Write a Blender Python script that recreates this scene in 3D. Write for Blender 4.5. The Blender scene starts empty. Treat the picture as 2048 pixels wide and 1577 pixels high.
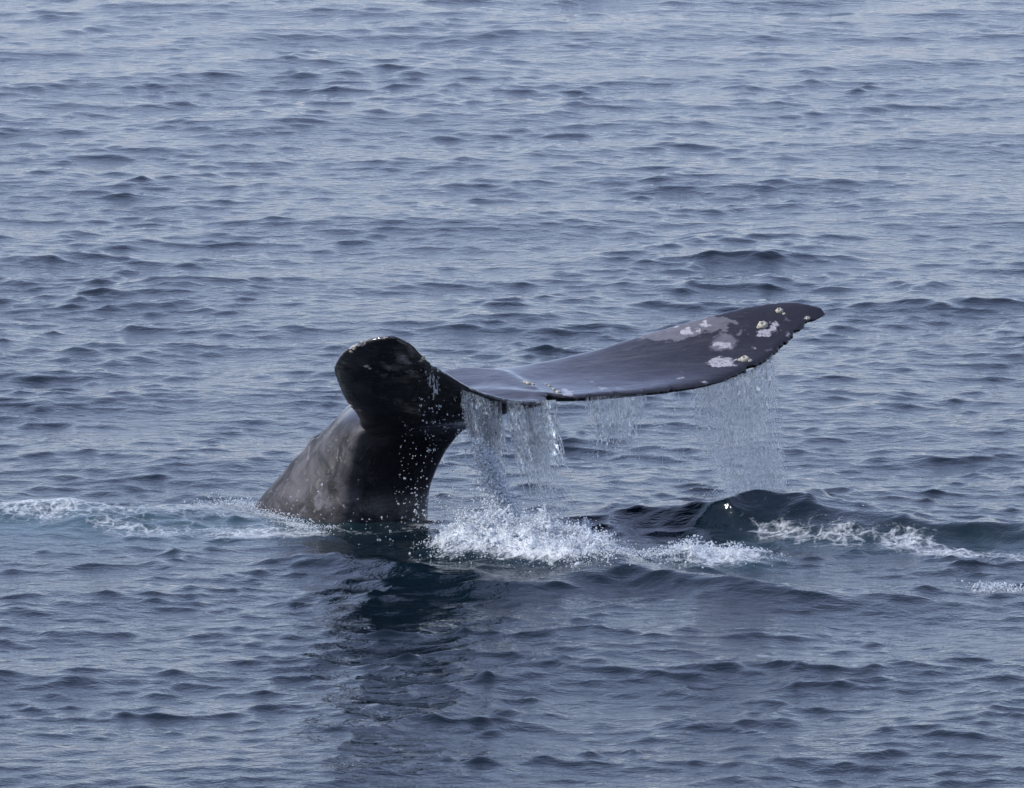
import bpy, math, random
import numpy as np
from mathutils import Vector
from mathutils.bvhtree import BVHTree

SC = bpy.context.scene
COL = SC.collection
RNG = np.random.default_rng(11)
random.seed(5)

# ------------------------------------------------------------------ camera, sky, sun, exposure
CAM_H, CAM_D, FPX = 7.0, 43.0, 15480.0          # eye height, distance to the tail, focal length in px of a 2048 px frame
PITCH = math.atan2(CAM_H, CAM_D) - math.atan(271.5 / FPX)
cam = bpy.data.cameras.new('camera')
cam.sensor_width = 36.0
cam.lens = FPX / 2048.0 * 36.0
cam.clip_start = 0.5
cam.clip_end = 20000.0
cam_o = bpy.data.objects.new('camera', cam)
cam_o.location = (0, -CAM_D, CAM_H)
cam_o.rotation_euler = (math.pi / 2 - PITCH, 0, 0)
COL.objects.link(cam_o)
SC.camera = cam_o

TO_SUN = Vector((-0.85, -0.12, 0.68)).normalized()
SUN_EL = math.asin(TO_SUN.z)
SUN_AZ = math.atan2(TO_SUN.x, TO_SUN.y)
world = bpy.data.worlds.new('World')
SC.world = world
world.use_nodes = True
wn = world.node_tree
sky = wn.nodes.new('ShaderNodeTexSky')
sky.sky_type = 'NISHITA'
sky.sun_disc = False
sky.sun_elevation = SUN_EL
sky.sun_rotation = SUN_AZ % (2 * math.pi)
sky.air_density = 1.0
sky.dust_density = 0.6
sky.ozone_density = 1.5
bg = wn.nodes['Background']
bg.inputs['Strength'].default_value = 0.125
hsv = wn.nodes.new('ShaderNodeHueSaturation')       # hazy day: paler, slightly lilac sky
hsv.inputs['Saturation'].default_value = 0.85
wn.links.new(sky.outputs[0], hsv.inputs['Color'])
hz = wn.nodes.new('ShaderNodeMix')
hz.data_type = 'RGBA'
hz.inputs[0].default_value = 0.45
hz.inputs[7].default_value = (2.15, 2.4, 4.3, 1)
wn.links.new(hsv.outputs[0], hz.inputs[6])
wn.links.new(hz.outputs[2], bg.inputs['Color'])

sun = bpy.data.lights.new('sun', 'SUN')
sun.energy = 2.3
sun.angle = math.radians(0.53)
sun.color = (1.0, 0.965, 0.92)
sun_o = bpy.data.objects.new('sun', sun)
sun_o.rotation_euler = TO_SUN.to_track_quat('Z', 'Y').to_euler()
sun_o.location = (-20, 8, 25)
COL.objects.link(sun_o)

SC.view_settings.view_transform = 'Standard'
SC.view_settings.look = 'None'
SC.view_settings.exposure = 1.0
SC.view_settings.gamma = 1.0
SC.view_settings.use_curve_mapping = False
SC.cycles.use_denoising = True
SC.cycles.sample_clamp_indirect = 2.5
SC.cycles.max_bounces = 14
SC.cycles.transmission_bounces = 12
SC.cycles.transparent_max_bounces = 12

# ------------------------------------------------------------------ helpers
CP, SP = math.cos(PITCH), math.sin(PITCH)


def at(px, py, Y):
    """world point at depth Y seen at photo position px, py"""
    u = (px - 1024.0) / FPX
    v = (788.5 - py) / FPX
    d = np.array([u, CP + v * SP, -SP + v * CP])
    t = (Y + CAM_D) / d[1]
    return np.array([0, -CAM_D, CAM_H]) + d * t


def gp(px, py, z=0.0):
    """world point on the level z seen at photo position px, py"""
    u = (px - 1024.0) / FPX
    v = (788.5 - py) / FPX
    d = np.array([u, CP + v * SP, -SP + v * CP])
    t = (z - CAM_H) / d[2]
    return np.array([0, -CAM_D, CAM_H]) + d * t


def to_px(P):
    P = np.asarray(P, dtype=np.float64)
    r = P - np.array([0, -CAM_D, CAM_H])
    f = r[..., 1] * CP - r[..., 2] * SP
    u = r[..., 1] * SP + r[..., 2] * CP
    return 1024 + FPX * r[..., 0] / f, 788.5 - FPX * u / f


_TAB = np.random.default_rng(3).random((256, 256)).astype(np.float32)


def vnoise(x, y):
    xi = np.floor(x).astype(np.int64)
    yi = np.floor(y).astype(np.int64)
    fx = (x - xi).astype(np.float32)
    fy = (y - yi).astype(np.float32)
    fx = fx * fx * (3 - 2 * fx)
    fy = fy * fy * (3 - 2 * fy)
    a = _TAB[xi & 255, yi & 255]; b = _TAB[(xi + 1) & 255, yi & 255]
    c = _TAB[xi & 255, (yi + 1) & 255]; d = _TAB[(xi + 1) & 255, (yi + 1) & 255]
    return (a + (b - a) * fx) * (1 - fy) + (c + (d - c) * fx) * fy


def fbm(x, y, octv=4, gain=0.5):
    s = np.zeros(np.shape(x), np.float32); a = 1.0; t = 0.0
    for k in range(octv):
        s += a * vnoise(x * 2.03 ** k + 17.3 * k, y * 2.03 ** k + 9.1 * k)
        t += a; a *= gain
    return s / t


def np_mesh(name, verts, faces, smooth=True):
    """verts (n,3); faces list of (m,k) arrays"""
    me = bpy.data.meshes.new(name)
    if not isinstance(faces, (list, tuple)):
        faces = [faces]
    faces = [np.asarray(f, dtype=np.int32) for f in faces if len(f)]
    verts = np.asarray(verts, dtype=np.float32)
    me.vertices.add(len(verts))
    me.vertices.foreach_set('co', verts.ravel())
    loops = np.concatenate([f.ravel() for f in faces])
    tot = np.concatenate([np.full(len(f), f.shape[1], np.int32) for f in faces])
    st = np.concatenate([[0], np.cumsum(tot)[:-1]]).astype(np.int32)
    me.loops.add(len(loops))
    me.loops.foreach_set('vertex_index', loops)
    me.polygons.add(len(tot))
    me.polygons.foreach_set('loop_start', st)
    me.polygons.foreach_set('loop_total', tot)
    me.update(calc_edges=True)
    me.validate()
    if smooth:
        me.polygons.foreach_set('use_smooth', np.ones(len(me.polygons), bool))
    return me


def link(name, me, mat, parent=None):
    o = bpy.data.objects.new(name, me)
    COL.objects.link(o)
    if mat is not None and me is not None and not len(me.materials):
        me.materials.append(mat)
    if parent is not None:
        o.parent = parent
    return o


def tag(o, label=None, cat=None, kind=None, group=None):
    if label: o['label'] = label
    if cat: o['category'] = cat
    if kind: o['kind'] = kind
    if group: o['group'] = group
    return o


def fattr(me, name, data):
    a = me.attributes.new(name, 'FLOAT', 'POINT')
    a.data.foreach_set('value', np.asarray(data, np.float32))


def new_mat(name):
    m = bpy.data.materials.new(name)
    m.use_nodes = True
    nt = m.node_tree
    return m, nt, nt.nodes['Principled BSDF'], nt.nodes['Material Output']


def N(nt, typ, **kw):
    n = nt.nodes.new(typ)
    for k, v in kw.items():
        if k in n.inputs.keys() if hasattr(n.inputs, 'keys') else False:
            n.inputs[k].default_value = v
        else:
            setattr(n, k, v)
    return n


def attr(nt, name):
    n = nt.nodes.new('ShaderNodeAttribute')
    n.attribute_name = name
    return n.outputs['Fac']


def math_n(nt, op, a, b=None, c=None, clamp=False):
    n = nt.nodes.new('ShaderNodeMath')
    n.operation = op
    n.use_clamp = clamp
    for i, v in enumerate((a, b, c)):
        if v is None: continue
        if isinstance(v, (int, float)): n.inputs[i].default_value = v
        else: nt.links.new(v, n.inputs[i])
    return n.outputs[0]


def ramp(nt, fac, lo, hi):
    n = nt.nodes.new('ShaderNodeMapRange')
    n.interpolation_type = 'SMOOTHSTEP'
    n.inputs['From Min'].default_value = lo
    n.inputs['From Max'].default_value = hi
    nt.links.new(fac, n.inputs['Value'])
    return n.outputs[0]


def noise(nt, scale, detail=3, rough=0.5, vec=None, dist=0.0):
    n = nt.nodes.new('ShaderNodeTexNoise')
    n.inputs['Scale'].default_value = scale
    n.inputs['Detail'].default_value = detail
    n.inputs['Roughness'].default_value = rough
    n.inputs['Distortion'].default_value = dist
    if vec is not None: nt.links.new(vec, n.inputs['Vector'])
    return n.outputs['Fac']


def mixc(nt, fac, a, b):
    n = nt.nodes.new('ShaderNodeMix')
    n.data_type = 'RGBA'
    for sock, v in ((n.inputs[0], fac), (n.inputs[6], a), (n.inputs[7], b)):
        if isinstance(v, (tuple, list)): sock.default_value = (*v[:3], 1)
        elif isinstance(v, (int, float)): sock.default_value = v
        else: nt.links.new(v, sock)
    return n.outputs[2]


def scaled(nt, sx, sy, sz):
    tc = nt.nodes.new('ShaderNodeTexCoord')
    mp = nt.nodes.new('ShaderNodeMapping')
    mp.inputs['Scale'].default_value = (sx, sy, sz)
    nt.links.new(tc.outputs['Object'], mp.inputs['Vector'])
    return mp.outputs['Vector']


def bump(nt, h, strength, distance, normal=None):
    n = nt.nodes.new('ShaderNodeBump')
    n.inputs['Strength'].default_value = strength
    n.inputs['Distance'].default_value = distance
    nt.links.new(h, n.inputs['Height'])
    if normal is not None: nt.links.new(normal, n.inputs['Normal'])
    return n.outputs['Normal']


# ------------------------------------------------------------------ materials
def sea_material():
    m, nt, p, out = new_mat('sea_water')
    v1 = scaled(nt, 1, 1, 1)
    aer = attr(nt, 'aerated')
    foam = attr(nt, 'foam')
    deep = (0.0025, 0.0075, 0.0125)
    p.inputs['IOR'].default_value = 1.333
    p.inputs['Roughness'].default_value = 0.045
    r1 = noise(nt, 11.0, 4, 0.6, scaled(nt, 0.75, 1.0, 1.0), 0.4)
    r2 = noise(nt, 55.0, 2, 0.5, v1, 0.2)
    nb = bump(nt, r1, 0.8, 0.016)
    nb = bump(nt, r2, 0.6, 0.0022, nb)
    # far off, where the sheet is too coarse to carry the waves, fine relief takes over
    spc = attr(nt, 'spacing')
    b1 = bump(nt, noise(nt, 2.6, 3, 0.6, scaled(nt, 0.7, 1, 1), 0.5), 1.0, 0.08, nb)
    b2 = bump(nt, noise(nt, 0.35, 4, 0.6, scaled(nt, 0.7, 1, 1), 0.4), 1.0, 0.5, b1)
    mv = nt.nodes.new('ShaderNodeMix'); mv.data_type = 'VECTOR'
    nt.links.new(ramp(nt, spc, 0.08, 0.35), mv.inputs[0]); nt.links.new(nb, mv.inputs[4]); nt.links.new(b1, mv.inputs[5])
    mv2 = nt.nodes.new('ShaderNodeMix'); mv2.data_type = 'VECTOR'
    nt.links.new(ramp(nt, spc, 0.5, 2.0), mv2.inputs[0]); nt.links.new(mv.outputs[1], mv2.inputs[4]); nt.links.new(b2, mv2.inputs[5])
    nt.links.new(mv2.outputs[1], p.inputs['Normal'])
    aern = noise(nt, 3.0, 4, 0.6, v1, 0.8)
    am = math_n(nt, 'MULTIPLY', aer, math_n(nt, 'ADD', aern, 0.45), clamp=True)
    base = mixc(nt, am, deep, (0.040, 0.085, 0.100))
    nt.links.new(base, p.inputs['Base Color'])
    # foam: lacy white on top
    f1 = noise(nt, 9.0, 7, 0.70, scaled(nt, 1.0, 0.5, 1), 1.8)
    f2 = noise(nt, 40.0, 3, 0.6, v1, 0.6)
    fm = math_n(nt, 'ADD', math_n(nt, 'MULTIPLY', f1, 0.66), math_n(nt, 'MULTIPLY', f2, 0.34))
    fm = math_n(nt, 'ADD', fm, math_n(nt, 'SUBTRACT', foam, 1.0))
    vo = nt.nodes.new('ShaderNodeTexVoronoi'); vo.feature = 'DISTANCE_TO_EDGE'
    vo.inputs['Scale'].default_value = 11.0
    wv = nt.nodes.new('ShaderNodeMix'); wv.data_type = 'VECTOR'; wv.inputs[0].default_value = 0.14
    wno = nt.nodes.new('ShaderNodeTexNoise'); wno.inputs['Scale'].default_value = 9.0; wno.inputs['Detail'].default_value = 3
    nt.links.new(v1, wno.inputs['Vector'])
    nt.links.new(v1, wv.inputs[4]); nt.links.new(wno.outputs['Color'], wv.inputs[5])
    nt.links.new(wv.outputs[1], vo.inputs['Vector'])
    lace = math_n(nt, 'SUBTRACT', 0.55, ramp(nt, vo.outputs['Distance'], 0.0, 0.16))
    fm = math_n(nt, 'ADD', fm, math_n(nt, 'MULTIPLY', lace, 0.14))
    fm = ramp(nt, fm, 0.02, 0.46)
    white = nt.nodes.new('ShaderNodeBsdfPrincipled')
    fc = mixc(nt, noise(nt, 25.0, 3, 0.6, v1), (0.30, 0.34, 0.37), (0.72, 0.74, 0.75))
    nt.links.new(fc, white.inputs['Base Color'])
    white.inputs['Roughness'].default_value = 0.45
    wb = bump(nt, f2, 1.0, 0.02)
    nt.links.new(wb, white.inputs['Normal'])
    mx = nt.nodes.new('ShaderNodeMixShader')
    nt.links.new(fm, mx.inputs[0])
    nt.links.new(p.outputs[0], mx.inputs[1])
    nt.links.new(white.outputs[0], mx.inputs[2])
    nt.links.new(mx.outputs[0], out.inputs['Surface'])
    return m


def whale_material():
    m, nt, p, out = new_mat('wet_whale_skin')
    v1 = scaled(nt, 1, 1, 1)
    flank = attr(nt, 'flank')
    scar = attr(nt, 'scar')
    pale = attr(nt, 'pale')
    n1 = noise(nt, 5.0, 6, 0.62, v1, 0.6)
    n2 = noise(nt, 26.0, 4, 0.6, v1, 0.3)
    n3 = noise(nt, 11.0, 3, 0.7, scaled(nt, 1, 1, 1), 1.5)
    dark = mixc(nt, n2, (0.007, 0.0065, 0.009), (0.022, 0.020, 0.026))
    grey = mixc(nt, ramp(nt, n1, 0.36, 0.66), (0.018, 0.0175, 0.020), (0.080, 0.077, 0.083))
    grey = mixc(nt, ramp(nt, n3, 0.58, 0.70), grey, (0.12, 0.114, 0.118))
    grey = mixc(nt, ramp(nt, n2, 0.62, 0.75), grey, (0.05, 0.046, 0.05))
    c = mixc(nt, flank, dark, grey)
    # streaks that run out along the flukes
    tc = nt.nodes.new('ShaderNodeTexCoord'); mp = nt.nodes.new('ShaderNodeMapping')
    mp.inputs['Rotation'].default_value = (0, 0, math.radians(-29)); mp.inputs['Scale'].default_value = (2.2, 26, 26)
    nt.links.new(tc.outputs['Object'], mp.inputs['Vector'])
    sk = noise(nt, 1.0, 5, 0.65, mp.outputs['Vector'], 0.6)
    c = mixc(nt, math_n(nt, 'MULTIPLY', ramp(nt, sk, 0.42, 0.72), attr(nt, 'top')), c, (0.075, 0.070, 0.078))
    mp2 = nt.nodes.new('ShaderNodeMapping')
    mp2.inputs['Rotation'].default_value = (0, 0, math.radians(-52)); mp2.inputs['Scale'].default_value = (5, 110, 60)
    nt.links.new(tc.outputs['Object'], mp2.inputs['Vector'])
    sc2 = noise(nt, 1.0, 2, 0.5, mp2.outputs['Vector'], 0.2)
    c = mixc(nt, math_n(nt, 'MULTIPLY', ramp(nt, sc2, 0.70, 0.76), 0.35), c, (0.16, 0.15, 0.16))
    # thin pale scratches and specks
    sp = nt.nodes.new('ShaderNodeTexVoronoi')
    sp.inputs['Scale'].default_value = 16.0
    nt.links.new(v1, sp.inputs['Vector'])
    spk = math_n(nt, 'LESS_THAN', sp.outputs['Distance'], 0.085)
    spk = math_n(nt, 'MULTIPLY', spk, ramp(nt, n1, 0.52, 0.6))
    c = mixc(nt, math_n(nt, 'MULTIPLY', spk, 0.55), c, (0.25, 0.23, 0.23))
    sm = ramp(nt, math_n(nt, 'ADD', scar, math_n(nt, 'MULTIPLY', math_n(nt, 'SUBTRACT', n2, 0.5), 0.55)), 0.36, 0.62)
    scol = mixc(nt, n2, (0.062, 0.060, 0.070), (0.165, 0.158, 0.178))
    c = mixc(nt, math_n(nt, 'MULTIPLY', sm, 0.85), c, scol)
    pm = ramp(nt, math_n(nt, 'ADD', pale, math_n(nt, 'MULTIPLY', math_n(nt, 'SUBTRACT', n2, 0.5), 0.9)), 0.40, 0.68)
    n4 = noise(nt, 75.0, 4, 0.65, v1, 0.4)
    pm = math_n(nt, 'MULTIPLY', pm, math_n(nt, 'ADD', ramp(nt, n4, 0.3, 0.62), 0.25), clamp=True)
    c = mixc(nt, math_n(nt, 'MULTIPLY', pm, 0.9), c, (0.36, 0.345, 0.37))
    nt.links.new(c, p.inputs['Base Color'])
    rg = math_n(nt, 'ADD', math_n(nt, 'MULTIPLY', n1, 0.22), 0.17)
    rg = math_n(nt, 'ADD', rg, math_n(nt, 'MULTIPLY', sm, 0.15))
    rg = math_n(nt, 'ADD', rg, math_n(nt, 'MULTIPLY', flank, 0.28))
    nt.links.new(rg, p.inputs['Roughness'])
    p.inputs['IOR'].default_value = 1.36
    nt.links.new(math_n(nt, 'SUBTRACT', 0.9, math_n(nt, 'MULTIPLY', flank, 0.75)), p.inputs['Coat Weight'])
    nt.links.new(math_n(nt, 'SUBTRACT', 0.5, math_n(nt, 'MULTIPLY', flank, 0.3)), p.inputs['Specular IOR Level'])
    p.inputs['Coat Roughness'].default_value = 0.07
    p.inputs['Coat IOR'].default_value = 1.33
    st = noise(nt, 1.0, 3, 0.6, scaled(nt, 9, 45, 60), 0.4)
    nb = bump(nt, st, 0.25, 0.012)
    nb = bump(nt, n2, 0.35, 0.008, nb)
    nt.links.new(nb, p.inputs['Normal'])
    return m


def barnacle_material():
    m, nt, p, out = new_mat('barnacle_shell')
    n1 = noise(nt, 60.0, 4, 0.6, scaled(nt, 1, 1, 1))
    c = mixc(nt, ramp(nt, n1, 0.35, 0.7), (0.22, 0.20, 0.145), (0.60, 0.575, 0.49))
    nt.links.new(c, p.inputs['Base Color'])
    p.inputs['Roughness'].default_value = 0.5
    nt.links.new(bump(nt, n1, 0.6, 0.004), p.inputs['Normal'])
    return m


def falling_water_material(name, white, rough=0.04, base=0.0):
    """clear water with some air in it"""
    m, nt, p, out = new_mat(name)
    p.inputs['Base Color'].default_value = (0.97, 0.985, 1, 1)
    p.inputs['Transmission Weight'].default_value = 1.0
    p.inputs['IOR'].default_value = 1.333
    p.inputs['Roughness'].default_value = rough
    n1 = noise(nt, 45.0, 3, 0.6, scaled(nt, 1, 1, 0.5), 0.5)
    nt.links.new(bump(nt, n1, 0.5, 0.006), p.inputs['Normal'])
    d = nt.nodes.new('ShaderNodeBsdfDiffuse'); d.inputs['Color'].default_value = (0.74, 0.78, 0.82, 1)
    t = nt.nodes.new('ShaderNodeBsdfTranslucent'); t.inputs['Color'].default_value = (0.82, 0.86, 0.9, 1)
    a = nt.nodes.new('ShaderNodeMixShader'); a.inputs[0].default_value = 0.5
    nt.links.new(d.outputs[0], a.inputs[1]); nt.links.new(t.outputs[0], a.inputs[2])
    b = nt.nodes.new('ShaderNodeMixShader')
    fac = math_n(nt, 'ADD', math_n(nt, 'MULTIPLY', ramp(nt, n1, 0.3, 0.75), white * 2.0 * (1 - base)), base, clamp=True)
    nt.links.new(fac, b.inputs[0])
    nt.links.new(p.outputs[0], b.inputs[1]); nt.links.new(a.outputs[0], b.inputs[2])
    nt.links.new(b.outputs[0], out.inputs['Surface'])
    return m


M_SEA = sea_material()
M_WHALE = whale_material()
M_BARN = barnacle_material()
M_FALL = falling_water_material('falling_water', 0.07)
M_SPRAY = falling_water_material('white_spray', 0.75, 0.10, 0.6)
M_DROP = falling_water_material('water_drop', 0.35, 0.02)

# ------------------------------------------------------------------ sea
def lines(a, b, step_fn, grow_lo, grow_hi, reach):
    """dense lines from a to b, then ever wider out to +-reach"""
    v = [a]
    while v[-1] < b:
        v.append(v[-1] + step_fn(v[-1]))
    s = step_fn(b)
    while v[-1] < reach:
        s *= grow_hi; v.append(v[-1] + s)
    lo = []; s = step_fn(a); q = a
    while q > -reach:
        s *= grow_lo; q -= s; lo.append(q)
    return np.array(lo[::-1] + v)


XL = lines(-5.3, 5.3, lambda x: 0.0225, 1.06, 1.06, 6000.0)
YL = lines(-8.4, 34.0, lambda y: 0.031 + max(0.0, y) * 0.0011, 1.06, 1.06, 6000.0)


def seg_field(X, Y, pts, wx_wy):
    """soft distance field of a chain of points (x, y, weight): max of gaussians along it"""
    out = np.zeros(X.shape, np.float32)
    for (x0, y0, h0, s0), (x1, y1, h1, s1) in zip(pts[:-1], pts[1:]):
        dx, dy = x1 - x0, y1 - y0
        k = wx_wy
        L2 = dx * dx + (dy * k) ** 2 + 1e-9
        t = np.clip(((X - x0) * dx + (Y - y0) * k * dy * k) / L2, 0, 1)
        ex = X - (x0 + t * dx); ey = (Y - (y0 + t * dy)) * k
        s = s0 + (s1 - s0) * t
        out = np.maximum(out, (h0 + (h1 - h0) * t) * np.exp(-(ex * ex + ey * ey) / (s * s)))
    return out


def chain(pix, z=0.0):
    r = []
    for px, py, h, s in pix:
        g = gp(px, py, z)
        r.append((g[0], g[1], h, s))
    return r


def make_sea():
    rng = np.random.default_rng(21)
    gx, gy = np.meshgrid(XL, YL)
    nx, ny = len(XL), len(YL)
    sx = np.gradient(XL); sy = np.gradient(YL)
    SPC = np.maximum(sx[None, :] * np.ones((ny, 1)), sy[:, None] * np.ones((1, nx))).astype(np.float32)
    X = gx.astype(np.float32); Y = gy.astype(np.float32)
    h = np.zeros(X.shape, np.float32); DX = np.zeros_like(h); DY = np.zeros_like(h); hs = np.zeros_like(h)
    # patches where the wind roughens the water more
    g1 = fbm(X * 0.7 + 31, Y * 0.30 + 5, 4)
    g2 = fbm(X * 1.7 + 3, Y * 0.9 + 45, 4)
    gust = 0.25 + 2.0 * np.clip(g1 - 0.16, 0, 1)
    gust2 = 0.32 + 2.3 * np.clip(g2 * 0.55 + g1 * 0.45 - 0.22, 0, 1)
    agit = 1 + 0.6 * seg_field(X, Y, chain([(700, 1190, 1, .55), (860, 1290, 1, .9), (900, 1420, .8, 1.0)]), 1.0) + 0.35 * seg_field(X, Y, chain([(1150, 1060, 1, .4), (1550, 1050, 1, .6), (1800, 1090, .8, .6), (2050, 1110, .6, .6)]), 0.8)
    gust = gust * agit; gust2 = gust2 * agit
    NW = 150
    lam = np.exp(np.linspace(math.log(0.075), math.log(4.5), NW)) * np.exp(rng.normal(0, 0.03, NW))
    for i, L in enumerate(lam):
        k = 2 * math.pi / L
        spread = 0.95 if L < 1.0 else 0.55
        th = math.radians(-78) + rng.normal(0, spread)
        # slope share of each length
        if L < 0.10: s = 1.1
        elif L < 0.30: s = 1.7
        elif L < 0.60: s = 1.0
        elif L < 1.5: s = 0.62
        else: s = 0.48
        slope = 0.0148 * s
        a = slope / k
        cx, cy = math.cos(th), math.sin(th)
        ph = (k * (cx * X + cy * Y) + rng.uniform(0, 2 * math.pi)).astype(np.float32)
        fade = np.clip((L / SPC - 2.5) / 2.5, 0, 1)
        if L < 0.5: fade = fade * gust2
        elif L < 1.5: fade = fade * gust
        sn = np.sin(ph); cs = np.cos(ph)
        h += a * fade * cs
        if L < 1.3: hs += a * fade * cs
        ch = (1.9 if L < 1.0 else 1.2) * a
        DX -= ch * cx * fade * sn
        DY -= ch * cy * fade * sn
    sg = 0.014                                         # crests peaked, troughs flat
    h += 0.20 * (np.clip(hs, -0.05, 0.05) ** 2 / sg - sg)
    # water set moving by the tail: ridge behind, dark wave in front, heaped splash
    near = (np.abs(X) < 9) & (np.abs(Y) < 9)
    xs, ys = X[near], Y[near]
    loc = np.zeros(xs.shape, np.float32)
    ridge = chain([(1120, 1052, 0.03, 0.20), (1250, 1045, 0.07, 0.26), (1400, 1046, 0.15, 0.26), (1560, 1044, 0.18, 0.28), (1720, 1062, 0.15, 0.26),
                   (1860, 1082, 0.12, 0.22), (2060, 1090, 0.11, 0.22), (2300, 1110, 0.03, 0.3)])
    wob = (fbm(xs * 1.6, ys * 1.2, 3) - 0.5) * 0.5
    loc += seg_field(xs, ys + wob, ridge, 1.0) * (0.75 + 0.5 * fbm(xs * 2.5, ys * 2.5, 3))
    front = chain([(560, 1120, 0.02, 0.15), (650, 1122, 0.06, 0.17), (760, 1140, 0.06, 0.18), (900, 1158, 0.05, 0.18), (1050, 1185, 0.05, 0.20),
                   (1240, 1150, 0.09, 0.24), (1400, 1172, 0.07, 0.24), (1600, 1195, 0.05, 0.25), (1850, 1215, 0.03, 0.25)])
    loc += seg_field(xs, ys + wob * 0.6, front, 1.0) * (0.7 + 0.6 * fbm(xs * 2.2 + 8, ys * 2.2, 3))
    left = chain([(-40, 1032, 0.05, 0.25), (130, 1026, 0.10, 0.18), (200, 1035, 0.05, 0.25), (420, 1025, 0.04, 0.2)])
    loc += seg_field(xs, ys, left, 1.0)
    heap = chain([(895, 1108, 0.06, 0.16), (950, 1106, 0.17, 0.26), (1070, 1108, 0.19, 0.32), (1165, 1124, 0.15, 0.28), (1235, 1132, 0.05, 0.16)])
    hp = seg_field(xs, ys, heap, 0.8)
    lump = fbm(xs * 10, ys * 7, 5, 0.68)
    loc += hp * (0.35 + 1.2 * lump)
    heap2 = chain([(1290, 1135, 0.03, 0.16), (1390, 1122, 0.09, 0.22), (1470, 1120, 0.06, 0.20), (1530, 1112, 0.02, 0.15)])
    hp2 = seg_field(xs, ys, heap2, 0.8)
    loc += hp2 * (0.3 + 1.2 * lump)
    h[near] += loc
    # foam
    foam = np.zeros(xs.shape, np.float32)
    fo = [
        ([(885, 1125, 0.6, 0.14), (940, 1105, 1.5, 0.26), (1060, 1105, 1.7, 0.34), (1150, 1122, 1.5, 0.30), (1235, 1132, 0.7, 0.16)], 0.75),
        ([(1200, 1122, 0.5, 0.12), (1300, 1125, 0.72, 0.16), (1390, 1115, 1.0, 0.34), (1470, 1115, 0.92, 0.28), (1540, 1108, 0.6, 0.14)], 0.62),
        ([(1490, 1066, 0.6, 0.08), (1580, 1076, 0.70, 0.20), (1700, 1083, 0.70, 0.22), (1800, 1092, 0.70, 0.24), (1900, 1108, 0.70, 0.22), (2060, 1122, 0.74, 0.25), (2250, 1125, 0.6, 0.2)], 0.65),
        ([(1950, 1180, 0.62, 0.10), (2020, 1185, 0.70, 0.10), (2080, 1180, 0.6, 0.12)], 0.9),
        ([(-60, 1024, 0.64, 0.55), (60, 1030, 0.64, 0.5), (150, 1026, 0.66, 0.45), (300, 1032, 0.66, 0.5), (430, 1024, 0.68, 0.45), (540, 1026, 0.74, 0.35)], 0.6),
        ([(110, 1025, 0.4, 0.05), (140, 1012, 0.72, 0.07), (175, 1018, 0.5, 0.05)], 0.9),
        ([(210, 1050, 0.64, 0.24), (280, 1060, 0.72, 0.26), (400, 1064, 0.70, 0.24), (520, 1064, 0.74, 0.24), (640, 1072, 0.68, 0.16)], 0.7),
        ([(470, 1015, 0.66, 0.16), (560, 1042, 0.70, 0.15), (620, 1060, 0.68, 0.10), (700, 1068, 0.58, 0.08), (800, 1066, 0.62, 0.09), (870, 1040, 0.58, 0.12)], 0.8),
        ([(790, 1122, 0.60, 0.08), (900, 1128, 0.68, 0.10)], 0.9),
        ([(940, 1165, 0.42, 0.10), (1040, 1172, 0.52, 0.10), (1130, 1165, 0.45, 0.10)], 0.9),
    ]
    for pix, k in fo:
        foam = np.maximum(foam, seg_field(xs, ys, chain(pix), k))
    big = fbm(xs * 2.6 + 70, ys * 1.7 + 13, 4)
    foam = foam * np.clip(0.62 + 0.75 * big, 0, 1.25)
    F = np.zeros(X.shape, np.float32); F[near] = foam
    aer = np.zeros(xs.shape, np.float32)
    ae = [
        ([(-80, 1050, 0.75, 0.55), (150, 1050, 0.8, 0.55), (350, 1055, 0.6, 0.5), (560, 1055, 0.6, 0.35)], 0.8),
        ([(950, 1110, 0.3, 0.25), (1200, 1130, 0.3, 0.3), (1480, 1130, 0.45, 0.25)], 0.9),
        ([(1500, 1080, 0.25, 0.2), (2060, 1110, 0.3, 0.25)], 0.9),
    ]
    for pix, k in ae:
        aer = np.maximum(aer, seg_field(xs, ys, chain(pix), k))
    A = np.zeros(X.shape, np.float32); A[near] = aer
    calm = np.ones(X.shape, np.float32)
    co = np.stack([X + DX * calm, Y + DY * calm, h], -1).reshape(-1, 3)
    i0 = (np.arange(ny - 1)[:, None] * nx + np.arange(nx - 1)[None, :]).ravel()
    quads = np.stack([i0, i0 + 1, i0 + nx + 1, i0 + nx], -1)
    me = np_mesh('sea', co, quads)
    fattr(me, 'foam', F.ravel())
    fattr(me, 'aerated', A.ravel())
    fattr(me, 'spacing', SPC.ravel())
    o = link('sea', me, M_SEA)
    tag(o, 'wind rippled blue grey sea with foam around the tail', 'sea', kind='structure')
    # height lookup for things that meet the surface
    keep = (np.abs(co[:, 0]) < 6) & (np.abs(co[:, 1]) < 8)
    print('sea verts', len(co), 'rms h', float(h[near].std()))
    return o, co, (X, Y, h)


SEA, SEA_CO, SEA_F = make_sea()


def sea_height(x, y):
    """height of the undisplaced sheet, good to a few cm"""
    X, Y, h = SEA_F
    i = np.clip(np.searchsorted(XL, x), 0, len(XL) - 1)
    j = np.clip(np.searchsorted(YL, y), 0, len(YL) - 1)
    return h[j, i]


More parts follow.
